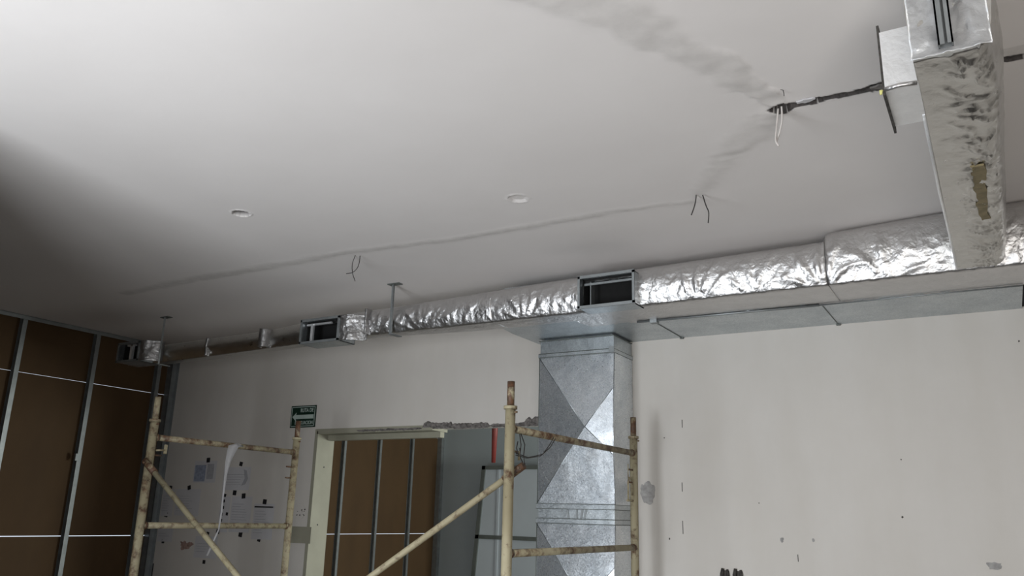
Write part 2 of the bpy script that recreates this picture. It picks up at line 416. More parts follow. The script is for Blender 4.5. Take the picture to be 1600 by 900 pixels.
# ------------------------------------------------------------------ metal framing
def stud_bm(y, z0, z1, x=XL, w=0.035, d=0.048, t=0.003):
    """C profile, open towards the camera side, one flange on the boards"""
    bm = nbm()
    box(bm, x + 0.001, x + t, y - w, y, z0, z1); box(bm, x + d - t, x + d, y - w, y, z0, z1); box(bm, x + t, x + d - t, y - t, y, z0, z1)
    box(bm, x + d - 0.008, x + d - t, y - w, y - w + 0.002, z0, z1)
    return bm
ordn = ['nearest the left picture edge', 'in the middle of the brown wall', 'behind the scaffold corner post']
k = 0
for y in (3.42, 4.03, 4.64):
    o = obj('metal_stud', stud_bm(y, 0.0, H - 0.001), 'stud')
    if y >= 3.4: tag(o, 'galvanized upright stud on the brown wall, ' + ordn[k], 'stud', 'studs of the left wall'); k += 1
    else: tag(o, 'galvanized upright stud on the brown wall, left of the picture', 'stud', 'studs left of the picture')
for y, w in ((7.14, 'first'), (7.76, 'second'), (8.39, 'third')):
    o = obj('metal_stud', stud_bm(y, 0.0, H - 0.001), 'stud')
    if w: tag(o, f'dark galvanized stud seen through the opening, {w} from its left side', 'stud', 'studs beyond the opening')
    else: tag(o, 'galvanized stud beyond the opening, hidden by the wall', 'stud', 'hidden studs beyond the opening')
bm = nbm(); box(bm, XL, XL + 0.065, YE - 0.05, YE - 0.001, 0, H - 0.001); box(bm, XL + 0.065, XL + 0.075, YE - 0.012, YE - 0.001, 0, H - 0.001)
tag(obj('corner_track', bm, 'stud'), 'galvanized corner track where brown boards meet the grey partition', 'stud')
bm = nbm(); box(bm, XL + 0.001, XL + 0.066, YW - 0.05, YW - 0.047, 0, H - .001); box(bm, XL + 0.063, XL + 0.066, YW - 0.05, YW - 0.001, 0, H - .001); box(bm, XL + .066, XL + .10, YW - .004, YW - .001, 0, H - .04)
tag(obj('corner_track', bm, 'stud'), 'blue-grey galvanized corner channel between brown wall and white wall', 'stud')
bm = nbm(); box(bm, XL + 0.001, XL + 0.064, YR, YW - 0.001, H - 0.004, H - 0.001); box(bm, XL + 0.061, XL + 0.064, YR, YW - 0.001, H - 0.032, H - 0.001)
tag(obj('ceiling_track', bm, 'stud'), 'thin metal ceiling track along the top of the brown wall', 'track')
bm = nbm(); y = 4.03; box(bm, XL + .06, XL + .075, y - 0.066, y - 0.046, 1.93, 1.985); box(bm, XL + .045, XL + .06, y - 0.06, y - 0.044, 1.94, 1.975)
tag(obj('metal_clip', bm, 'stud'), 'small metal clip on the side of the middle stud', 'clip')

# ------------------------------------------------------------------ things in the room beyond
t = thing('framed_panel', 'pale panel in a dark grey frame leaning beyond the opening', 'panel', (-5.0, 8.75, 0))
Yp = 8.7
A = P(755, 728, 1, Yp); Bp = P(738, 900, 1, Yp); zt = A.z; xt = A.x; sl = (Bp.x - A.x) / (Bp.z - A.z); zb = 0.02
def fx(z): return xt + sl * (z - zt)
XRr = -3.6
bm = nbm(); poly_plate(bm, [(fx(zb), zb), (fx(zb) + .05, zb), (fx(zt) + .05, zt), (fx(zt), zt)], Yp - .03, Yp + .01)
poly_plate(bm, [(fx(zt), zt), (XRr, zt), (XRr, zt - .045), (fx(zt), zt - .045)], Yp - .03, Yp + .01)
zc = P(745, 838, 1, Yp).z
poly_plate(bm, [(fx(zc), zc + .02), (XRr, zc + .02), (XRr, zc - .025), (fx(zc), zc - .025)], Yp - .03, Yp + .01)
box(bm, XRr - .05, XRr, Yp - .03, Yp + .01, zb, zt)
obj('frame', bm, 'frame_grey', t)
bm = nbm(); poly_plate(bm, [(fx(zb) + .02, zb), (XRr, zb), (XRr, zt - .01), (fx(zt) + .02, zt - .01)], Yp - .01, Yp + .005); obj('pane', bm, 'pane', t)
bm = nbm(); box(bm, xt + .22, xt + .25, Yp - .02, Yp - .008, zb, zt - .04); box(bm, xt + .30, xt + .31, Yp - .016, Yp - .008, zb, zt - .04); obj('mullion', bm, 'pane', t)
bm = nbm(); a = P(774, 655, 1, 6.5); b_ = P(771, 723, 1, 6.5)
tube(bm, [(a.x + .02, 6.5, H), (a.x, 6.5, a.z), (b_.x, 6.5, b_.z)], [0.034, 0.03, 0.019], 16)
tag(obj('red_pipe', bm, 'red'), 'red tapered pipe hanging down beyond the broken lintel', 'pipe')

# ------------------------------------------------------------------ marks on the back wall
def blob(bm, cx, cz, r, y0, y1, seed, sx=1.0, n=40, rough=0.35):
    pts = []
    for k in range(n):
        a = 2 * math.pi * k / n
        rr = r * (1 + rough * noise.noise(Vector((math.cos(a) * 1.7, math.sin(a) * 1.7, seed))) + rough * 0.5 * noise.noise(Vector((math.cos(a) * 6, math.sin(a) * 6, seed))))
        pts.append((cx + math.cos(a) * rr * sx, cz + math.sin(a) * rr))
    poly_plate(bm, pts, y0, y1)
q = P(1012, 769, 1, YW); bm = nbm(); blob(bm, q.x, q.z, 0.062, YW - 0.0025, YW, 3, 0.75)
blob(bm, q.x - .004, q.z + .018, 0.022, YW - 0.004, YW, 8, 1.0)
tag(obj('plaster_patch', bm, 'filler'), 'rough grey plaster patch on the wall beside the right scaffold post', 'patch')
q = P(470, 800, 1, YW); bm = nbm(); blob(bm, q.x, q.z, 0.05, YW - 0.0022, YW, 5, 1.25); o = tag(obj('plaster_patch', bm, 'wall'), 'pitted pale plaster patch on the wall left of the opening', 'patch')
bm = nbm()
for k in range(12):
    a, b_ = random.uniform(-.055, .05), random.uniform(-.028, .03); blob(bm, q.x + a, q.z + b_, random.uniform(.002, .006), YW - 0.0035, YW, k)
obj('pits', bm, 'scuff', o)['kind'] = 'stuff'
for a, b_, h, lab in ((1066, 662, 9, 'topmost of the short dark vertical slits in the right wall'), (1066, 761, 10, 'second dark vertical slit down the right wall, level with the grey patch'),
                      (1067, 824, 14, 'longest dark vertical slit in the right wall, below the grey patch'), (1247, 872, 7, 'faint vertical slit right of the black blotches, low on the wall')):
    q = P(a, b_, 1, YW); hh = h * 0.0026; bm = nbm(); box(bm, q.x - .0018, q.x + .0018, YW - .002, YW, q.z - hh, q.z + hh)
    tag(obj('wall_slit', bm, 'scuff'), lab, 'mark')
for a, b_, r, lab in ((1038, 684, .004, 'black dot high on the wall right of the sheet metal riser'), (1046, 842, .005, 'small dark chip low on the wall, right of the riser'),
                      (1408, 718, .004, 'lone dark speck in the middle of the right wall'), (1410, 808, .006, 'brown chipped spot low on the right wall'),
                      (1222, 843, .014, 'faint grey smudge low on the right wall'), (1271, 844, .009, 'small grey scuff beside the faint smudge on the right wall'),
                      (1554, 884, .018, 'slanted grey scrape at the lower right of the wall'), (1592, 533, .005, 'dark tick on the wall under the duct end'),
                      (1186, 786, .003, 'tiny faint spot on the right wall above the black blotches')):
    q = P(a, b_, 1, YW); bm = nbm()
    blob(bm, q.x, q.z, r, YW - .0015, YW, a, 1.8 if r > .017 else 0.8, 20, 0.6)
    tag(obj('wall_mark', bm, 'filler' if r > .008 else 'scuff'), lab, 'mark')
bm = nbm()
q0 = P(1126, 888, 1, YW); q1 = P(1162, 888, 1, YW); zz = q0.z; w = q1.x - q0.x
for fx0, fx1, top in ((0, .40, 0), (.55, .98, .002)):
    x0 = q0.x + w * fx0; x1 = q0.x + w * fx1
    tube(bm, [(x0 + .012, YW - .004, zz - .12), (x0 + .009, YW - .012, zz - .03), (x0 + .014, YW - .006, zz + top)], [.011, .011, .009], 10)
    tube(bm, [(x1 - .010, YW - .004, zz - .12), (x1 - .009, YW - .010, zz - .03), (x1 - .014, YW - .006, zz - .004)], [.010, .009, .007], 10)
    poly_plate(bm, [(x0, zz - .12), (x1, zz - .12), (x1 - .004, zz - .01), (x0 + .004, zz - .008)], YW - .004, YW)
tag(obj('black_blotches', bm, 'scuff'), 'pair of ragged black blotches at the bottom of the right wall', 'mark')
q = P(290, 852, 1, YW); bm = nbm(); blob(bm, q.x, q.z, 0.035, YW - .0015, YW, 11, 2.0, 40, 0.7)
tag(obj('wall_stain', bm, 'stain'), 'reddish brown smear on the wall below the taped sheets', 'stain')
q = P(238, 890, 1, YW); bm = nbm(); box(bm, q.x - .01, q.x + .01, YW - .002, YW, q.z - .07, q.z + .05)
tag(obj('tape_strip', bm, 'black'), 'dark vertical tape strip low on the wall near the corner channel', 'tape')
q = P(470, 838, 1, YW); bm = nbm(); box(bm, q.x - .12, q.x + .10, YW - .0012, YW, q.z - .05, q.z + .07)
tag(obj('paint_patch', bm, 'cream'), 'beige rectangle of old paint on the wall left of the opening', 'patch')

# ------------------------------------------------------------------ taped papers
def tape_at(px, py, parent, s=0.017, sz=None):
    q = P(px, py, 1, YW); bm = nbm(); h = sz or s
    a = random.uniform(-.3, .3); pts = []
    for u, w in ((-s, -h), (s, -h), (s, h), (-s, h)): pts.append((q.x + u * math.cos(a) - w * math.sin(a), q.z + u * math.sin(a) + w * math.cos(a)))
    poly_plate(bm, pts, YW - .0045, YW - .001); return obj('tape', bm, 'black', parent)
papers = [
 ((303, 720, 338, 754), 'sheet with a small dark blue picture, highest of the taped papers', [(326, 719)], 'pic'),
 ((349, 730, 391, 766), 'wide taped sheet right of the blue picture sheet', [(377, 725)], 'round'),
 ((241, 764, 271, 806), 'taped sheet nearest the corner channel, upper one', [(267, 762), (260, 804)], 'txt'),
 ((274, 764, 312, 806), 'blank taped sheet behind the top of the diagonal brace', [(296, 762), (292, 804)], 'txt'),
 ((343, 776, 358, 832), 'narrow strip of small black squares taped beside the white ribbon', [(352, 774), (350, 783), (349, 793), (347, 803), (355, 803), (346, 813)], 'none'),
 ((360, 776, 392, 832), 'taped sheet of small print between the black squares and the ruled sheet', [(367, 770), (381, 775), (376, 835)], 'txt'),
 ((395, 787, 427, 843), 'taped sheet with a black ruled line across its top', [(414, 784), (405, 843)], 'ruled'),
 ((304, 838, 339, 872), 'lowest taped sheet with a tape tag under it', [(325, 834), (341, 830), (319, 878)], 'txt'),
 ((236, 822, 270, 846), 'faint taped sheet under the lower scaffold rail, near the corner', [(255, 846)], 'txt')]
for (a, b_, c_, d_), lab, tapes, kind in papers:
    p0 = P(a, b_, 1, YW); p1 = P(c_, d_, 1, YW); p2 = P(c_, b_, 1, YW); p3 = P(a, d_, 1, YW)
    x0, x1 = (p0.x + p3.x) / 2, (p1.x + p2.x) / 2; z1, z0 = (p0.z + p2.z) / 2, (p1.z + p3.z) / 2
    x0 = max(x0, XL + .11)
    t = thing('taped_paper', lab, 'paper', ((x0 + x1) / 2, YW, z0), 'papers taped to the back wall')
    bm = nbm(); N = 10; rows = []
    for j in range(N + 1):
        row = []
        for i in range(N + 1):
            u, w = i / N, j / N; x = x0 + (x1 - x0) * u; z = z0 + (z1 - z0) * w
            row.append(bm.verts.new((x, YW - .0012 - .004 * abs(math.sin(u * 3.1)) * (1 - w) - 0.002 * max(0, noise.noise(Vector((x * 12, z * 12, a)))), z)))
        rows.append(row)
    for r0, r1 in zip(rows, rows[1:]):
        for i in range(N):
            f = bm.faces.new((r0[i], r0[i + 1], r1[i + 1], r1[i])); f.smooth = True
    sh = obj('sheet', bm, 'paper', t)
    dx, dz = x1 - x0, z1 - z0
    if kind == 'pic':
        bm = nbm(); box(bm, x0 + .02, x0 + dx * .55, YW - .0075, YW - .006, z0 + dz * .05, z0 + dz * .8); obj('picture', bm, 'blue_print', t)
        bm = nbm(); box(bm, x0 + dx * .62, x0 + dx * .9, YW - .0075, YW - .006, z0 + dz * .15, z0 + dz * .85); obj('picture', bm, 'ink', t)
    elif kind == 'round':
        bm = nbm(); poly_plate(bm, [(x0 + dx * .72, z0 + dz * .2), (x0 + dx * .85, z0 + dz * .25), (x0 + dx * .93, z0 + dz * .5), (x0 + dx * .86, z0 + dz * .85), (x0 + dx * .75, z0 + dz * .9), (x0 + dx * .82, z0 + dz * .5)], YW - .0075, YW - .006); obj('picture', bm, 'ink', t)
    elif kind == 'ruled':
        bm = nbm(); box(bm, x0 + .01, x1 - .01, YW - .0075, YW - .006, z1 - .03, z1 - .02); obj('rule', bm, 'black', t)
    if kind in ('txt', 'ruled', 'round'):
        bm = nbm(); z = z1 - .06
        while z > z0 + .03:
            e = random.uniform(.55, .92); box(bm, x0 + dx * .1, x0 + dx * e * .9, YW - .0072, YW - .006, z, z + .003); z -= .02
        obj('text_lines', bm, 'ink', t)
    for q in tapes: tape_at(q[0], q[1], t, 0.012 if kind == 'none' else random.uniform(.014, .02), None)

# ------------------------------------------------------------------ sign
p0 = P(456, 635, 1, YW); p1 = P(495, 633, 1, YW); p2 = P(493, 669, 1, YW); p3 = P(455, 667, 1, YW)
sx0, sx1, sz0, sz1 = (p0.x + p3.x) / 2, (p1.x + p2.x) / 2, (p2.z + p3.z) / 2, (p0.z + p1.z) / 2
t = thing('evacuation_sign', 'dark green evacuation route sign with a white arrow pointing left', 'sign', ((sx0 + sx1) / 2, YW, sz0))
bm = nbm(); box(bm, sx0, sx1, YW - .008, YW - .001, sz0, sz1); obj('plate', bm, 'sign_green', t)
sw, sh_ = sx1 - sx0, sz1 - sz0
bm = nbm(); e = .008
for a, b_, c_, d_ in ((e, sw - e, e, e + .005), (e, sw - e, sh_ - e - .005, sh_ - e), (e, e + .005, e, sh_ - e), (sw - e - .005, sw - e, e, sh_ - e)):
    box(bm, sx0 + a, sx0 + b_, YW - .0095, YW - .0075, sz0 + c_, sz0 + d_)
obj('border', bm, 'sign_white', t)
mz = sz0 + sh_ * .49
bm = nbm(); poly_plate(bm, [(sx0 + .02, mz), (sx0 + .062, mz + .034), (sx0 + .056, mz + .015), (sx1 - .02, mz + .015), (sx1 - .02, mz - .017), (sx0 + .056, mz - .017), (sx0 + .062, mz - .036)], YW - .010, YW - .0075); obj('arrow', bm, 'sign_white', t)
def text(body, x_right, z, size, parent, stretch=1.0):
    cu = bpy.data.curves.new('lettering', 'FONT'); cu.body = body; cu.size = size; cu.align_x = 'RIGHT'; cu.extrude = .0008; cu.offset = 0.0006
    tmp = bpy.data.objects.new('tmp', cu); C.objects.link(tmp)
    dg = bpy.context.evaluated_depsgraph_get(); me = bpy.data.meshes.new_from_object(tmp.evaluated_get(dg))
    bpy.data.objects.remove(tmp)
    me.transform(Matrix.Rotation(math.radians(90), 4, 'X') @ Matrix.Diagonal((stretch, 1, 1, 1)))
    o = bpy.data.objects.new('lettering', me); C.objects.link(o); me.materials.clear(); me.materials.append(M['sign_white'])
    o.parent = parent; o.location = Vector((x_right, YW - .009, z)) - parent.location
text('RUTA DE', sx1 - .024, sz0 + sh_ * .70, .042, t, 0.80)
text('EVACUACION', sx1 - .022, sz0 + sh_ * .14, .038, t, 0.78)

# ------------------------------------------------------------------ main duct, foil wrapped
GATHER = [(-0.62, .20, 1.1), (-1.22, .16, 1.0), (-2.25, .14, .8), (-2.95, .25, .6), (-3.34, .15, 1.0), (-0.35, .25, .7), (-1.8, .12, .7), (-0.95, .2, .6)]
def wrinkle(x, z, zt, zb):
    """outward displacement of the foil face in metres"""
    h = (z - zb) / (zt - zb); low = 1 - smooth(0.45, 0.95, h)
    p = Vector((x * 7, z * 4, 0.3)); q = noise.noise(p)
    v = (1 - abs(noise.noise(Vector((x * 16 + q * 2, z * 7 + q * 2, 1.0)))) * 3)
    d = 0.004 * max(0, v) ** 2 * low
    w1 = noise.noise(Vector((x * 5, z * 5, 12))) * 2.5
    d += 0.0045 * noise.noise(Vector((x * 48 + w1 * 3, z * 11 + w1, 2))) * (0.08 + low)
    d += 0.0022 * noise.noise(Vector((x * 85, z * 40 + w1, 4))) * (0.15 + low)
    d += 0.0012 * noise.noise(Vector((x * 12, z * 110, 6))) * (1 - 0.6 * low)
    for gx, gw, ga in GATHER:
        r = math.hypot(x - gx, (z - zb) * 0.8)
        if r < gw * 1.6 and abs(x - gx) < gw:
            a = math.atan2(z - zb + 0.02, x - gx)
            s = 1 - abs(math.sin(a * 5.5 + 2.3 * noise.noise(Vector((x * 5, z * 5, gx)))))
            d += 0.012 * ga * s ** 2 * (1 - smooth(0.2, 1.0, r / (gw * 1.5))) * smooth(0.0, 0.05, r)
    return d
def top_z(x):
    pts = [(-6, 2.785), (-5.4, 2.785), (-4.25, 2.80), (-3.75, 2.845), (-3.2, 2.852), (-2.1, 2.885), (-0.622, 2.905), (-0.612, 2.945), (-0.1, 2.968), (1.5, 2.972)]
    for (a, za), (b_, zb) in zip(pts, pts[1:]):
        if a <= x <= b_: return za + (zb - za) * (x - a) / (b_ - a)
    return 2.97
def bot_z(x): return 2.648 + 0.032 * smooth(-5.5, -3.3, x)
def back_y(x): return 4.29 if x > -2.02 else 4.03 + 0.09 * smooth(-3.4, -2.5, x)
def sleeve(x0, x1, step=0.012, holes=(), seed=0, front=YF, amp=1.0):
    """foil jacket: bulging front face, crisp lower edge, taut underside, top and back"""
    bm = nbm(); n = max(2, int((x1 - x0) / step)); rings = []; meta = []
    NF, NB, NT, NK = 34, 10, 8, 3
    for k in range(n + 1):
        x = x0 + (x1 - x0) * k / n; zt, zb, yb = top_z(x), bot_z(x), back_y(x)
        pts = []
        for j in range(NB):                # underside, back to front
            t = j / NB; y = yb + (front - yb) * t
            sag = 0.004 * noise.noise(Vector((x * 9, y * 14, seed))) + 0.003 * max(0, 1 - abs(noise.noise(Vector((x * 22, y * 9, 7))) * 5)) ** 2
            pts.append((y, zb - sag * math.sin(math.pi * max(.08, t)) * amp))
        for j in range(NF):                # front, bottom to top
            t = j / NF; z = zb + (zt - zb) * t
            bul = 0.040 * math.sin(math.pi * min(1, (t * 0.86 + 0.06))) ** 0.8
            if t > 0.86: bul -= 0.05 * ((t - 0.86) / 0.14) ** 2
            rag = 0.004 * noise.noise(Vector((x * 30, 0, seed))) if j == 0 else 0
            pts.append((front - bul - wrinkle(x, z, zt, zb) * amp * math.sin(math.pi * min(.5, .08 + t * 4)), z + rag))
        for j in range(NT):
            t = j / NT; y = front + 0.02 + (yb - front - 0.02) * t; pts.append((y, zt + 0.004 * math.sin(math.pi * t)))
        for j in range(NK):
            t = j / NK; pts.append((yb, zt + (zb - zt) * t))
        rings.append([bm.verts.new((x, y, z)) for y, z in pts]); meta.append((x, pts))
    m_ = len(rings[0])
    for k in range(n):
        xm = (meta[k][0] + meta[k + 1][0]) / 2
        for j in range(m_):
            j2 = (j + 1) % m_; zm = (meta[k][1][j][1] + meta[k][1][j2][1]) / 2
            if NB <= j < NB + NF and any(a < xm < b_ and c_ < zm < d_ for a, b_, c_, d_ in holes): continue
            f = bm.faces.new((rings[k][j], rings[k][j2], rings[k + 1][j2], rings[k + 1][j])); f.smooth = True
    bm.faces.new(rings[0][::-1]); bm.faces.new(rings[-1]); return bm
duct = thing('main_air_duct', 'long foil-wrapped air duct hung under the ceiling along the back wall', 'duct', (-2.5, 4.1, 2.64))
OUT = [dict(x0=-1.87, x1=-1.552, z0=2.676, z1=2.853, y=3.855, side='galv'),
       dict(x0=-3.865, x1=-3.54, z0=2.640, z1=2.798, y=3.83, side='foil'),
       dict(x0=-5.74, x1=-5.49, z0=2.644, z1=2.792, y=3.81, side='foil')]
holes = [(o['x0'] + .01, o['x1'] - .01, o['z0'] + .02, o['z1'] - .02) for o in OUT]
obj('foil_jacket', sleeve(-0.614, 0.95, holes=holes), 'foil', duct)
obj('foil_jacket', sleeve(-2.50, -0.616, holes=holes, seed=2), 'foil', duct)
obj('foil_jacket', sleeve(-3.62, -2.46, holes=holes, seed=4), 'foil', duct)
obj('foil_jacket', sleeve(-5.78, -3.60, 0.018, holes=holes, seed=6, amp=.35), 'foil_flat', duct)
# fold-over flaps where wraps meet
def flap(x, w, y, seed, zlo=0.0):
    bm = nbm(); zt, zb = top_z(x) - .01, bot_z(x) - .004; N = 24; rows = []
    for j in range(N + 1):
        z = zb + (zt - zb) * j / N; s = 0.006 * noise.noise(Vector((seed, z * 20, 0)))
        rows.append([bm.verts.new(c) for c in ((x - w / 2 + s, YF - .03 + .0, z), (x - w * .15 + s, YF - y, z), (x + w * .35 + s, YF - y * .8 + s, z), (x + w / 2 + s, YF - .02, z))])
    for a, b_ in zip(rows, rows[1:]):
        for i in range(3): f = bm.faces.new((a[i], a[i + 1], b_[i + 1], b_[i])); f.smooth = True
    bmesh.ops.solidify(bm, geom=bm.faces[:], thickness=0.002)
    return bm
for x, w, y, s in ((-4.27, .075, .095, 1), (-3.37, .02, .075, 3), (-4.86, .02, .055, 7)):
    obj('foil_fold', flap(x, w, y, s), 'foil', duct)

# outlets: sheet metal collar, flange frame, throat boxed in black for its shade, turning blade
for k, o_ in enumerate(OUT):
    x0, x1, z0, z1, y = o_['x0'], o_['x1'], o_['z0'], o_['z1'], o_['y']; e = .012; t_ = .004
    w_ = Vector((0, 0, 0))
    bm = nbm()
    for a, b_, c_, d_ in ((x0, x0 + t_, z0, z1), (x1 - t_, x1, z0, z1), (x0, x1, z0, z0 + t_), (x0, x1, z1 - t_, z1)): box(bm, a, b_, y, 3.99, c_, d_)
    col = obj('outlet_collar', bm, 'galv', duct)
    bm = nbm(); f = .013
    for a, b_, c_, d_ in ((x0 - .004, x0 + f * .7, z0, z1), (x1 - f * .7, x1 + .004, z0, z1), (x0 - .004, x1 + .004, z0 - .003, z0 + f), (x0 - .004, x1 + .004, z1 - f, z1 + .003)): box(bm, a, b_, y - .006, y + .004, c_, d_)
    obj('flange', bm, 'stud', col)
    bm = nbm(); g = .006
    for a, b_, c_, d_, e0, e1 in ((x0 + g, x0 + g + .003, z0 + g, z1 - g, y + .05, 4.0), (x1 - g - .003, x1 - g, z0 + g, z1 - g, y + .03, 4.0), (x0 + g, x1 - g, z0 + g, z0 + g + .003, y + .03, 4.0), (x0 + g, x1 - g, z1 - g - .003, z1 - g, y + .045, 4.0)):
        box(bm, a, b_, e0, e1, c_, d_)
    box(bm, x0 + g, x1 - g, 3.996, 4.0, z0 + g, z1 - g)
    obj('throat_shade', bm, 'dark', col)
    bm = nbm()
    if k == 0:
        box(bm, x0 + .045, x0 + .05, y + .05, y + .10, z0 + .012, z1 - .02); box(bm, x0 + .012, x1 - .012, y + .045, y + .055, z1 - .040, z1 - .028)
    elif k == 1: box(bm, x0 + .055, x0 + .075, y + .03, y + .045, z0 + .012, z1 - .022); box(bm, x0 + .014, x1 - .1, y + .035, y + .05, z1 - .032, z1 - .02)
    else: box(bm, x0 + .13, x0 + .155, y + .01, y + .03, z0 + .006, z1 - .012); box(bm, x0 + .09, x0 + .18, y + .01, y + .03, z1 - .028, z1 - .014)
    obj('blade', bm, 'stud' if k == 0 else 'foil_lit', col)
    if o_['side'] == 'foil':            # foil drawn over the right side of the collar
        bm = nbm(); N = 30; rows = []
        span = .17 if k == 1 else .16
        for j in range(N + 1):
            z = z0 - .002 + (z1 - z0 + .006) * j / N; row = []
            for i in range(19):
                u = i / 18; x = x1 + .002 + span * u; yy = y + .004 + (YF - .045 - y) * smooth(0.25, 1, u)
                yy -= .007 * (1 - abs(noise.noise(Vector((u * 5, z * 9, k))) * 2)) * (1 - u * .4) + .004 * noise.noise(Vector((u * 16, z * 50, 9)))
                if i == 0: yy = y + .004
                row.append(bm.verts.new((x, yy, z)))
            rows.append(row)
        for a, b_ in zip(rows, rows[1:]):
            for i in range(18): ff = bm.faces.new((a[i], a[i + 1], b_[i + 1], b_[i])); ff.smooth = True
        bmesh.ops.solidify(bm, geom=bm.faces[:], thickness=.003)
        obj('foil_wrap', bm, 'foil', col)
# sheet metal underside behind the foil, cleat and cross joints
bm = nbm(); box(bm, -2.52, 0.168, 4.27, YW - .002, ZB, ZB + .27); obj('sheet_metal_plenum', bm, 'galv', duct)
bm = nbm(); poly_plate(bm, [(-2.50, 4.12), (-2.0, 4.12), (-2.0, 4.272), (-2.52, 4.272)], ZB, ZB + .25, 2); obj('sheet_metal_end', bm, 'galv', duct)
bm = nbm(); tube(bm, [(-1.70, 4.262, ZB - .006), (-0.72, 4.282, ZB - .006)], .006, 8); box(bm, -1.62, -1.58, 4.25, 4.29, ZB - .02, ZB)
tube(bm, [(-0.72, 4.282, ZB - .006), (0.168, 4.285, ZB - .006)], .004, 8)
obj('drive_cleat', bm, 'stud', duct)
for x in (-1.615, -0.71):
    bm = nbm(); box(bm, x - .002, x + .002, 4.29, YW - .003, ZB - .004, ZB); box(bm, x - .010, x + .012, YW - .022, YW - .003, ZB - .008, ZB); obj('cross_joint', bm, 'frame_grey', duct)
bm = nbm(); box(bm, 0.168, 0.2, 4.27, YW - .002, ZB + .01, ZB + .26); obj('gap_shade', bm, 'dark', duct)  # black box standing in for the shade between the plenums
bm = nbm(); box(bm, 0.2, 0.9, 4.25, YW - .002, ZB + .004, ZB + .27); obj('sheet_metal_plenum', bm, 'galv', duct)

# ------------------------------------------------------------------ branch duct towards the camera
br = thing('branch_air_duct', 'foil-wrapped branch duct running from the main duct toward the viewer', 'duct', (0.01, 3.0, ZB))
X0, XN, XF, Y0, Y1 = -0.079, 0.084, 0.103, 2.0, 3.905
bm = nbm(); n = 190; rings = []; mats_ = []
for k in range(n + 1):
    y = Y0 + (Y1 - Y0) * k / n; pts = []; X1 = XN + (XF - XN) * smooth(2.0, 2.25, y)
    NB, NS, NT = 34, 22, 4
    def und(x, y):
        u = (x - X0) / (X1 - X0)
        qn = noise.noise(Vector((x * 11, y * 5, 17))) * 1.6; d = 0.010 * max(0, 1 - abs(noise.noise(Vector((x * 13 + qn, y * 19 + qn * 2, 3))) * 3.6)) ** 2 * smooth(0.15, 0.6, u)
        d += 0.005 * noise.noise(Vector((x * 14, y * 16, 8))) * smooth(.3, .7, u) + 0.002 * noise.noise(Vector((x * 40, y * 60, 2)))
        d += 0.010 * max(0, noise.noise(Vector((x * 12, y * 9, 1)))) * (1 - smooth(2.05, 2.5, y))
        d += 0.0012 * math.sin(y * 55 + 3 * noise.noise(Vector((x * 4, y * 4, 0))))
        return d
    for j in range(NB):
        u = j / NB; x = X0 + (X1 - X0) * u; round_ = 0.035 * max(0, (u - .72) / .28) ** 2.5
        pts.append((x, ZB - und(x, y) * math.sin(math.pi * min(.5, .05 + u * 3)) + round_))
    for j in range(NS):
        t = j / NS; z = ZB + .035 + (H - .01 - ZB - .035) * t
        pts.append((X1 + .018 * math.sin(math.pi * t) + .004 * noise.noise(Vector((y * 12, z * 12, 5))) + .003 * noise.noise(Vector((y * 40, z * 30, 5))), z))
    for j in range(NT): pts.append((X1 + (X0 - X1) * j / NT, H - .01))
    for j in range(NS):
        t = j / NS; z = H - .01 + (ZB - H + .01) * t
        pts.append((X0 - .006 * math.sin(math.pi * t) - .002 * noise.noise(Vector((y * 20, z * 20, 1))) - (.003 if j == 0 else 0), z))
    rings.append([bm.verts.new((x, y, z)) for x, z in pts])
m_ = len(rings[0])
for k in range(n):
    for j in range(m_):
        j2 = (j + 1) % m_; f = bm.faces.new((rings[k][j], rings[k][j2], rings[k + 1][j2], rings[k + 1][j])); f.smooth = True
bm.faces.new(rings[-1]); bm.faces.new(rings[0][::-1]); X1 = XN; obj('foil_jacket', bm, 'foil_flat', br)
# end face, crumpled foil with a ragged bright lip
bm = nbm(); N = 40; rows = []
for j in range(N + 1):
    t = j / N; z = ZB - .004 + (H - .008 - ZB) * t; row = []
    for i in range(31):
        u = i / 30; x = X0 - .004 + (X1 + .008 - X0) * u
        d = .006 * noise.noise(Vector((x * 28, z * 20, 4))) + .003 * noise.noise(Vector((x * 70, z * 60, 1)))
        lip = .012 * (1 - smooth(0, .06, t)) * (1 + .6 * noise.noise(Vector((x * 60, 0, 2))))
        row.append(bm.verts.new((x, Y0 - .004 - d - lip, z + (.004 * noise.noise(Vector((x * 50, 3, 2))) if j == 0 else 0))))
    rows.append(row)
for a, b_ in zip(rows, rows[1:]):
    for i in range(30): f = bm.faces.new((a[i], a[i + 1], b_[i + 1], b_[i])); f.smooth = True
bmesh.ops.solidify(bm, geom=bm.faces[:], thickness=.003); obj('end_face', bm, 'foil_lit', br)
bm = nbm(); tube(bm, [(X0 - .002, Y0 + .3, ZB + .001), (X0 - .004, 2.9, ZB - .001), (X0 - .001, 3.4, ZB + .001), (X0, Y1, ZB)], .0045, 8)
obj('edge_seam', bm, 'foil_lit', br)
bm = nbm(); pts = []                        # brown insulation showing where the foil has torn
L = [P(a_, c_, 2, ZB)[:2] for a_, c_ in ((1520, 257), (1538, 254), (1542, 285), (1545, 338), (1533, 341), (1527, 312), (1519, 272))]
for i in range(len(L)):
    a, b_ = Vector(L[i]), Vector(L[(i + 1) % len(L)])
    for s in range(6):
        p = a.lerp(b_, s / 6); pts.append((p.x + .014 * noise.noise(Vector((p.x * 60, p.y * 60, 0))), p.y))
poly_plate(bm, pts, ZB - .009, ZB - .002, 2); obj('torn_patch', bm, 'insul', br)
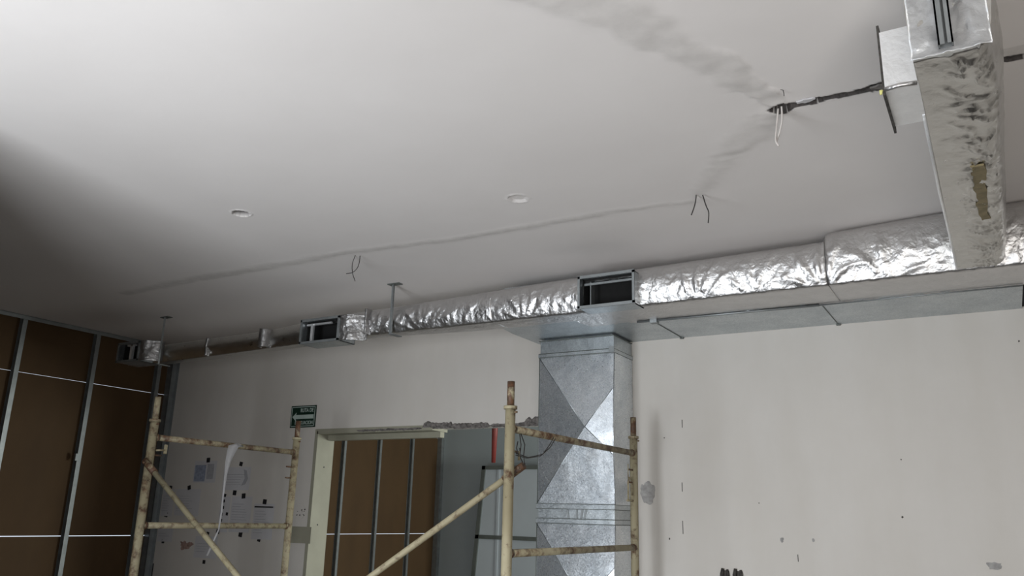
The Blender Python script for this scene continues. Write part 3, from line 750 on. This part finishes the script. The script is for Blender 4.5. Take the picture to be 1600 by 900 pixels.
# take-off stub with its thin flange plate
bm = nbm(); box(bm, -.155, X0 + .002, 2.11, 2.34, ZB - .002, 2.845); stub = obj('takeoff_stub', bm, 'foil_lit', br)
bm = nbm(); box(bm, -.161, -.155, 2.115, 2.36, ZB - .014, 2.87); obj('flange_plate', bm, 'scuff', stub)
bm = nbm(); tube(bm, [(-.155, 2.105, ZB - .003), (-.12, 2.102, ZB - .001), (-.08, 2.105, ZB - .003)], .006, 8); obj('foil_lip', bm, 'foil', stub)
# hanger channel on the end face
bm = nbm()
box(bm, -.022, .010, 1.974, 1.977, ZB + .005, H - .001); box(bm, -.022, -.018, 1.955, 1.977, ZB + .005, H - .001); box(bm, .006, .010, 1.955, 1.977, ZB + .005, H - .001)
box(bm, -.022, -.008, 1.955, 1.958, ZB + .005, H - .001); box(bm, -.002, .010, 1.955, 1.958, ZB + .005, H - .001)
tag(obj('hanger_channel', bm, 'stud'), 'galvanized metal channel running up the end face of the branch duct', 'channel')

# ------------------------------------------------------------------ riser, cross-broken galvanized sheet
rx0, rx1, ry = -2.452, -1.944, 4.5
ri = thing('riser_duct', 'upright galvanized sheet metal duct with crossed creases on the back wall', 'duct', (-2.2, 4.64, 0))
def riser_sec(z0, z1, cx, t1, t2, b1=None):
    bm = nbm(); lift = .045
    TL, TR = (rx0, ry, z1), (rx1, ry, z1); BL, BR = (rx0, ry, z0), (rx1, ry, z0)
    cz = (z0 + z1) / 2; Cc = (rx0 + (rx1 - rx0) * cx, ry - lift, cz)
    R1, R2 = (rx1, ry - lift * (1 - t1) * 2, z0 + (z1 - z0) * t1), (rx1, ry - lift * t2 * 2, z0 + (z1 - z0) * t2)
    V = {k: bm.verts.new(v) for k, v in dict(TL=TL, TR=TR, BL=BL, BR=BR, C=Cc, R1=R1, R2=R2).items()}
    for f in (('TL', 'C', 'TR'), ('TR', 'C', 'R1'), ('TL', 'BL', 'C'), ('BL', 'BR', 'C'), ('BR', 'R2', 'C'), ('C', 'R2', 'R1')): bm.faces.new([V[k] for k in f])
    bk = {k: bm.verts.new((v[0], YW - .004, v[2])) for k, v in dict(TL=TL, TR=TR, BL=BL, BR=BR).items()}
    bm.faces.new((V['TL'], V['TR'], bk['TR'], bk['TL'])); bm.faces.new((V['BL'], bk['BL'], bk['BR'], V['BR']))
    bm.faces.new((V['TR'], V['R1'], V['R2'], V['BR'], bk['BR'], bk['TR'])); bm.faces.new((V['TL'], bk['TL'], bk['BL'], V['BL'])); bm.faces.new((bk['TL'], bk['TR'], bk['BR'], bk['BL']))
    return bm
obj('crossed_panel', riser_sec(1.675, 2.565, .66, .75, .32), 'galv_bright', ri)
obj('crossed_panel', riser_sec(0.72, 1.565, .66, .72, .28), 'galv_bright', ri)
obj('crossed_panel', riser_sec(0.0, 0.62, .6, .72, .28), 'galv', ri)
for z0_, z1_, cx_, t1_, t2_ in ((1.675, 2.565, .66, .75, .32), (0.72, 1.565, .66, .72, .28)):
    L_ = .045; cc = Vector((rx0 + (rx1 - rx0) * cx_, ry - L_ - .001, (z0_ + z1_) / 2))
    for e_ in (Vector((rx0 + .004, ry - .002, z1_ - .01)), Vector((rx0 + .004, ry - .002, z0_ + .01)), Vector((rx1 - .003, ry - L_ * (1 - t1_) * 2 - .001, z0_ + (z1_ - z0_) * t1_)), Vector((rx1 - .003, ry - L_ * t2_ * 2 - .001, z0_ + (z1_ - z0_) * t2_))):
        bm = nbm(); tube(bm, [e_, cc], [.0022, .0026], 6); obj('crease', bm, 'galv', ri)
for z_ in (2.668, 2.586, 2.563, 1.676, 1.648, 1.592, 1.564):
    bm = nbm(); box(bm, rx0 - .002, rx1 + .002, ry - .0135, YW - .003, z_ - .0016, z_ + .0016); obj('seam', bm, 'frame_grey', ri)
for z0_, z1_ in ((1.675, 2.565), (0.72, 1.565)):
    for x_ in (rx0, rx1):
        bm = nbm(); tube(bm, [(x_, ry - (.0 if x_ == rx0 else .0), z0_), (x_, ry - (.0 if x_ == rx0 else .024), (z0_ + z1_) / 2), (x_, ry, z1_)], .0035, 6); obj('edge_shading', bm, 'frame_grey' if x_ == rx0 else 'galv_bright', ri)  # left edge coloured dark, right edge bright, as painted shade and highlight
bm = nbm(); box(bm, rx0 + .004, rx1 - .004, ry + .002, YW - .003, 2.58, ZB - .008); box(bm, rx0 + .02, rx1 - .02, ry + .02, YW - .003, ZB - .01, ZB - .001); obj('throat', bm, 'galv', ri)
bm = nbm(); box(bm, rx0 - .004, rx1 + .004, ry - .012, YW - .003, 2.563, 2.583); obj('flange', bm, 'galv', ri)
bm = nbm(); box(bm, rx1 - .03, rx1 + .006, ry - .016, ry - .010, 2.566, 2.598); obj('corner_tab', bm, 'stud', ri)
for zc in (1.62, .67):
    bm = nbm(); box(bm, rx0 + .006, rx1 - .006, ry + .004, YW - .003, zc - .058, zc + .058); j_ = obj('joint_band', bm, 'galv', ri)
    bm = nbm(); box(bm, rx0, rx1, ry - .008, YW - .003, zc + .030, zc + .056); box(bm, rx0, rx1, ry - .008, YW - .003, zc - .052, zc - .030); obj('flange', bm, 'galv', j_)
    for q, dx in ((.36, -.012), (.51, 0), (.60, .010), (.65, .012)):
        bm = nbm(); xx = rx0 + (rx1 - rx0) * q; poly_plate(bm, [(xx - dx, zc + .028), (xx - dx + .012, zc + .028), (xx + .012 - 2 * dx, zc - .03), (xx - 2 * dx, zc - .03)], ry - .003, ry + .004); obj('tab', bm, 'stud', j_)

# ------------------------------------------------------------------ duct hangers
for (px, py, qx, qy, w, lab) in ((613, 452, 614, 521, .016, 'metal strap hanger with a ceiling plate holding the duct, right of the middle outlet'), (253, 500, 257, 568, .012, 'thin metal strap hanger near the left end of the duct')):
    yh = 3.885; a = P(px, py, 2, H); zb = P(qx, qy, 1, yh).z
    x = a.x * yh / a.y if False else P(px, (py + qy) / 2, 1, yh).x
    t = thing('duct_hanger', lab, 'hanger', (x, yh, zb), 'duct hangers')
    bm = nbm(); box(bm, x - w, x + w * .2, yh, yh + .003, zb, H); box(bm, x + w * .2, x + w * .35, yh - .012, yh + .003, zb, H); obj('strap', bm, 'stud', t)
    bm = nbm(); box(bm, x - .045, x + .045, yh - .012, yh + .03, H - .006, H + .001); obj('ceiling_plate', bm, 'frame_grey', t)
    bm = nbm(); box(bm, x - w, x + w, yh, yh + .09, zb - .004, zb + .001); obj('cradle', bm, 'stud', t)

# ------------------------------------------------------------------ ceiling wires
def wire_at(px, py, y): return P(px, py, 1, y)
def wires(name, label, cat, lines_, y, mat, r):
    t = None
    allp = [[wire_at(a, b_, y) for a, b_ in ln] for ln in lines_]
    t = thing(name, label, cat, allp[0][0])
    for k, ln in enumerate(allp):
        pts = []
        for i in range(len(ln) - 1):
            p0 = ln[max(0, i - 1)]; p1 = ln[i]; p2 = ln[i + 1]; p3 = ln[min(len(ln) - 1, i + 2)]
            for s in range(6):
                u = s / 6; pts.append(0.5 * ((2 * p1) + (p2 - p0) * u + (2 * p0 - 5 * p1 + 4 * p2 - p3) * u * u + (3 * p1 - p0 - 3 * p2 + p3) * u ** 3))
        pts.append(ln[-1])
        pts = [Vector((p.x, p.y + .01 * math.sin(i * .15 + k), min(p.z, H))) for i, p in enumerate(pts)]
        bm = nbm(); tube(bm, pts, r, 8); obj('wire', bm, mat, t)
yw_ = P(555, 399, 2, H).y
wires('ceiling_wires', 'two thin black wires crossing, hanging from the middle of the ceiling trench', 'wires', [[(555, 399), (549, 412), (549, 426), (554, 439)], [(561, 399), (558, 415), (551, 425), (542, 428)]], yw_, 'wire', .0022)
yw_ = P(1092, 303, 2, H).y
wires('ceiling_wires', 'pair of black wires spreading from the right end of the ceiling trench', 'wires', [[(1088, 303), (1085, 318), (1079, 335)], [(1097, 304), (1102, 320), (1107, 332), (1107, 349)]], yw_, 'wire', .0026)
yw_ = P(1217, 167, 2, H).y
wires('ceiling_cables', 'loop of white cables dangling from the broken hole in the ceiling', 'cable', [[(1221, 165), (1221, 185), (1217, 205), (1212, 222)], [(1215, 168), (1213, 190), (1212, 210), (1213, 222), (1218, 230)]], yw_, 'white_wire', .0032)
wires('ceiling_wire', 'short grey wire stub above the broken ceiling hole', 'wires', [[(1219, 133), (1223, 140), (1224, 148)]], P(1219, 140, 2, H).y, 'wire', .0012)
# loose flakes along the broken slot
for x, y, s, lab in ((-.435, 2.645, .022, 'pale flake of plaster curling beside the chased slot in the ceiling'), (-.20, 2.66, .028, 'dark clump of rubble at the duct end of the ceiling slot')):
    bm = nbm(); pts = []
    for k in range(14):
        a = 2 * math.pi * k / 14; rr = s * (1 + .5 * noise.noise(Vector((math.cos(a) * 2, math.sin(a) * 2, x)))); pts.append((x + math.cos(a) * rr * 1.3, y + math.sin(a) * rr * .45))
    poly_plate(bm, pts, H - .008, H - .002, 2); tag(obj('plaster_flake', bm, 'rubble' if x > -.3 else 'paper'), lab, 'debris')
bm = nbm(); tube(bm, [(-.164, 2.115, ZB + .002), (-.166, 2.118, ZB - .009)], [.005, .003], 8)
tag(obj('yellow_foam_bit', bm, 'yellow'), 'small yellowish foam bit at the corner of the duct take-off', 'foam')

# ------------------------------------------------------------------ scaffold
def scaffold_frame(name, label, x, y0, y1, group):
    t = thing(name, label, 'scaffold', (x, (y0 + y1) / 2, 0), group)
    for k, y in enumerate((y0, y1)):
        bm = nbm(); tube(bm, [(x, y, 0), (x, y, 2.055)], .0225, 20); tube(bm, [(x, y, 2.048), (x, y, 2.062)], .030, 20)
        p = obj('post', bm, 'scaf_rust' if x < -3 else 'scaf', t)
        bm = nbm(); tube(bm, [(x, y, 2.05), (x, y, 2.17 if k or x > -3 else 2.185)], .0165, 16); obj('spigot', bm, 'rust' if k or x > -3 else 'scaf_rust', p)
        bm = nbm(); tube(bm, [(x - .018, y, 2.035), (x + .034, y, 2.035)], .005, 8); obj('pin', bm, 'rust', p)
    return t
SA = scaffold_frame('scaffold_frame', 'cream rusty scaffold frame on the left, in front of the taped papers', -4.01, 2.945, 4.03, 'scaffold frames')
SB = scaffold_frame('scaffold_frame', 'cream scaffold frame on the right, in front of the galvanized riser', -1.83, 3.10, 4.505, 'scaffold frames')
for t, x, y0, y1, zs in ((SA, -4.01, 2.945, 4.03, (1.965, 1.50, .95, .35)), (SB, -1.83, 3.10, 4.505, (1.965, 1.448, .95, .35))):
    for i, z in enumerate(zs):
        bm = nbm(); tube(bm, [(x, y0, z), (x, y1, z)], .0165, 16); obj('rail', bm, 'rust_rail' if i == 0 else 'scaf_rust', t)
        for y in (y0, y1):
            bm = nbm(); tube(bm, [(x, y + (.02 if y == y0 else -.02), z), (x, y + (.034 if y == y0 else -.034), z)], .020, 14); obj('weld', bm, 'rust', t)
    for (yy, zz) in ((y1, 1.87), (y1, 1.80), (y0, 1.87)):
        bm = nbm(); s = -1 if yy == y1 else 1
        tube(bm, [(x, yy + s * .02, zz), (x, yy + s * .07, zz)], .005, 8); obj('stud_bolt', bm, 'rust', t)
# clip on the left near post and latch on the far right post
bm = nbm(); tube(bm, [(-3.99, 2.965, 1.895), (-3.99, 3.02, 1.90)], .005, 8); box(bm, -3.995, -3.985, 3.015, 3.03, 1.88, 1.93); obj('latch', bm, 'scaf', SA)
bm = nbm(); x, y = -1.83, 4.45
tube(bm, [(x, y + .03, 1.73), (x, y + .03, 1.80), (x, y + .015, 1.825), (x, y - .015, 1.825), (x, y - .03, 1.80), (x, y - .03, 1.70)], .006, 8)
tube(bm, [(x, y - .05, 1.70), (x, y + .04, 1.70)], .006, 8); tube(bm, [(x, y - .03, 1.82), (x, y - .03, 1.90)], .003, 6)
obj('latch', bm, 'scaf_rust', SB)
def brace(label, p, q):
    p, q = Vector(p), Vector(q); t = thing('cross_brace', label, 'brace', (p + q) / 2, 'scaffold cross braces')
    d = (q - p).normalized(); bm = nbm(); tube(bm, [p + d * .05, q - d * .05], .0145, 14); obj('bar', bm, 'brace', t)
    for e, s in ((p, 1), (q, -1)):
        bm = nbm(); a = e - d * s * .02; tube(bm, [a, e + d * s * .09], [.017, .019], 12); obj('flattened_end', bm, 'rust', t)
        bm = nbm(); tube(bm, [e + Vector((0, .022, 0)), e - Vector((0, .022, 0))], .006, 8); obj('bolt', bm, 'rust', t)
brace('diagonal cream tube falling to the right from the left scaffold post', (-3.99, 2.915, 1.825), (-1.85, 3.065, .25))
brace('diagonal rust-flecked tube rising to the right up to the right scaffold post', (-3.99, 2.985, .37), (-1.80, 3.145, 1.80))
# tie wires on the right frame
t = thing('tie_wire', 'tangled thin dark tie wire hanging under the top rail of the right scaffold', 'wire', (-1.83, 3.2, 1.9))
for ln in ([(812, 678), (811, 695), (807, 705), (803, 712)], [(813, 675), (817, 695), (812, 712), (811, 728)], [(806, 711), (820, 716), (838, 713), (850, 700), (856, 686)],
           [(806, 708), (822, 715), (842, 710), (850, 695), (853, 684)], [(809, 690), (804, 700), (803, 709)], [(812, 700), (810, 715), (812, 726)]):
    pts = [P(a, b_, 0, -1.825) for a, b_ in ln]; pts = [Vector((-1.825 + .01 * i, p.y, p.z)) for i, p in enumerate(pts)]
    bm = nbm(); tube(bm, pts, .0022, 6); obj('strand', bm, 'wire', t)
q = P(811, 712, 0, -1.825); bm = nbm(); tube(bm, [(q.x, q.y, q.z + .02), (q.x, q.y, q.z - .02)], .006, 8); obj('twist', bm, 'brace', t)

# ribbon draped over the left frame's top rail
bm = nbm(); rows = []
rb = [(376, 699, 384, 703), (371, 692, 381, 697), (356, 696, 372, 699), (353, 706, 366, 708), (351, 722, 360, 722), (350, 740, 355, 740), (346, 775, 349, 775), (343, 800, 346, 800), (338, 828, 341, 828), (330, 846, 333, 847), (321, 868, 324, 869)]
xr = -3.985
for i, (a, b_, c_, d_) in enumerate(rb):
    off = (-.03, .0, .006)[i] if i < 3 else .008 + .004 * math.sin(i)
    p, q = P(a, b_, 0, xr), P(c_, d_, 0, xr)
    rows.append([bm.verts.new((xr + off, p.y, p.z)), bm.verts.new((xr + off + .005, (p.y + q.y) / 2, (p.z + q.z) / 2)), bm.verts.new((xr + off - .002, q.y, q.z))])
for a, b_ in zip(rows, rows[1:]):
    for i in range(2): f = bm.faces.new((a[i], a[i + 1], b_[i + 1], b_[i])); f.smooth = True
bmesh.ops.solidify(bm, geom=bm.faces[:], thickness=.001)
tag(obj('plastic_ribbon', bm, 'ribbon'), 'white plastic ribbon draped over the top rail of the left scaffold', 'ribbon')
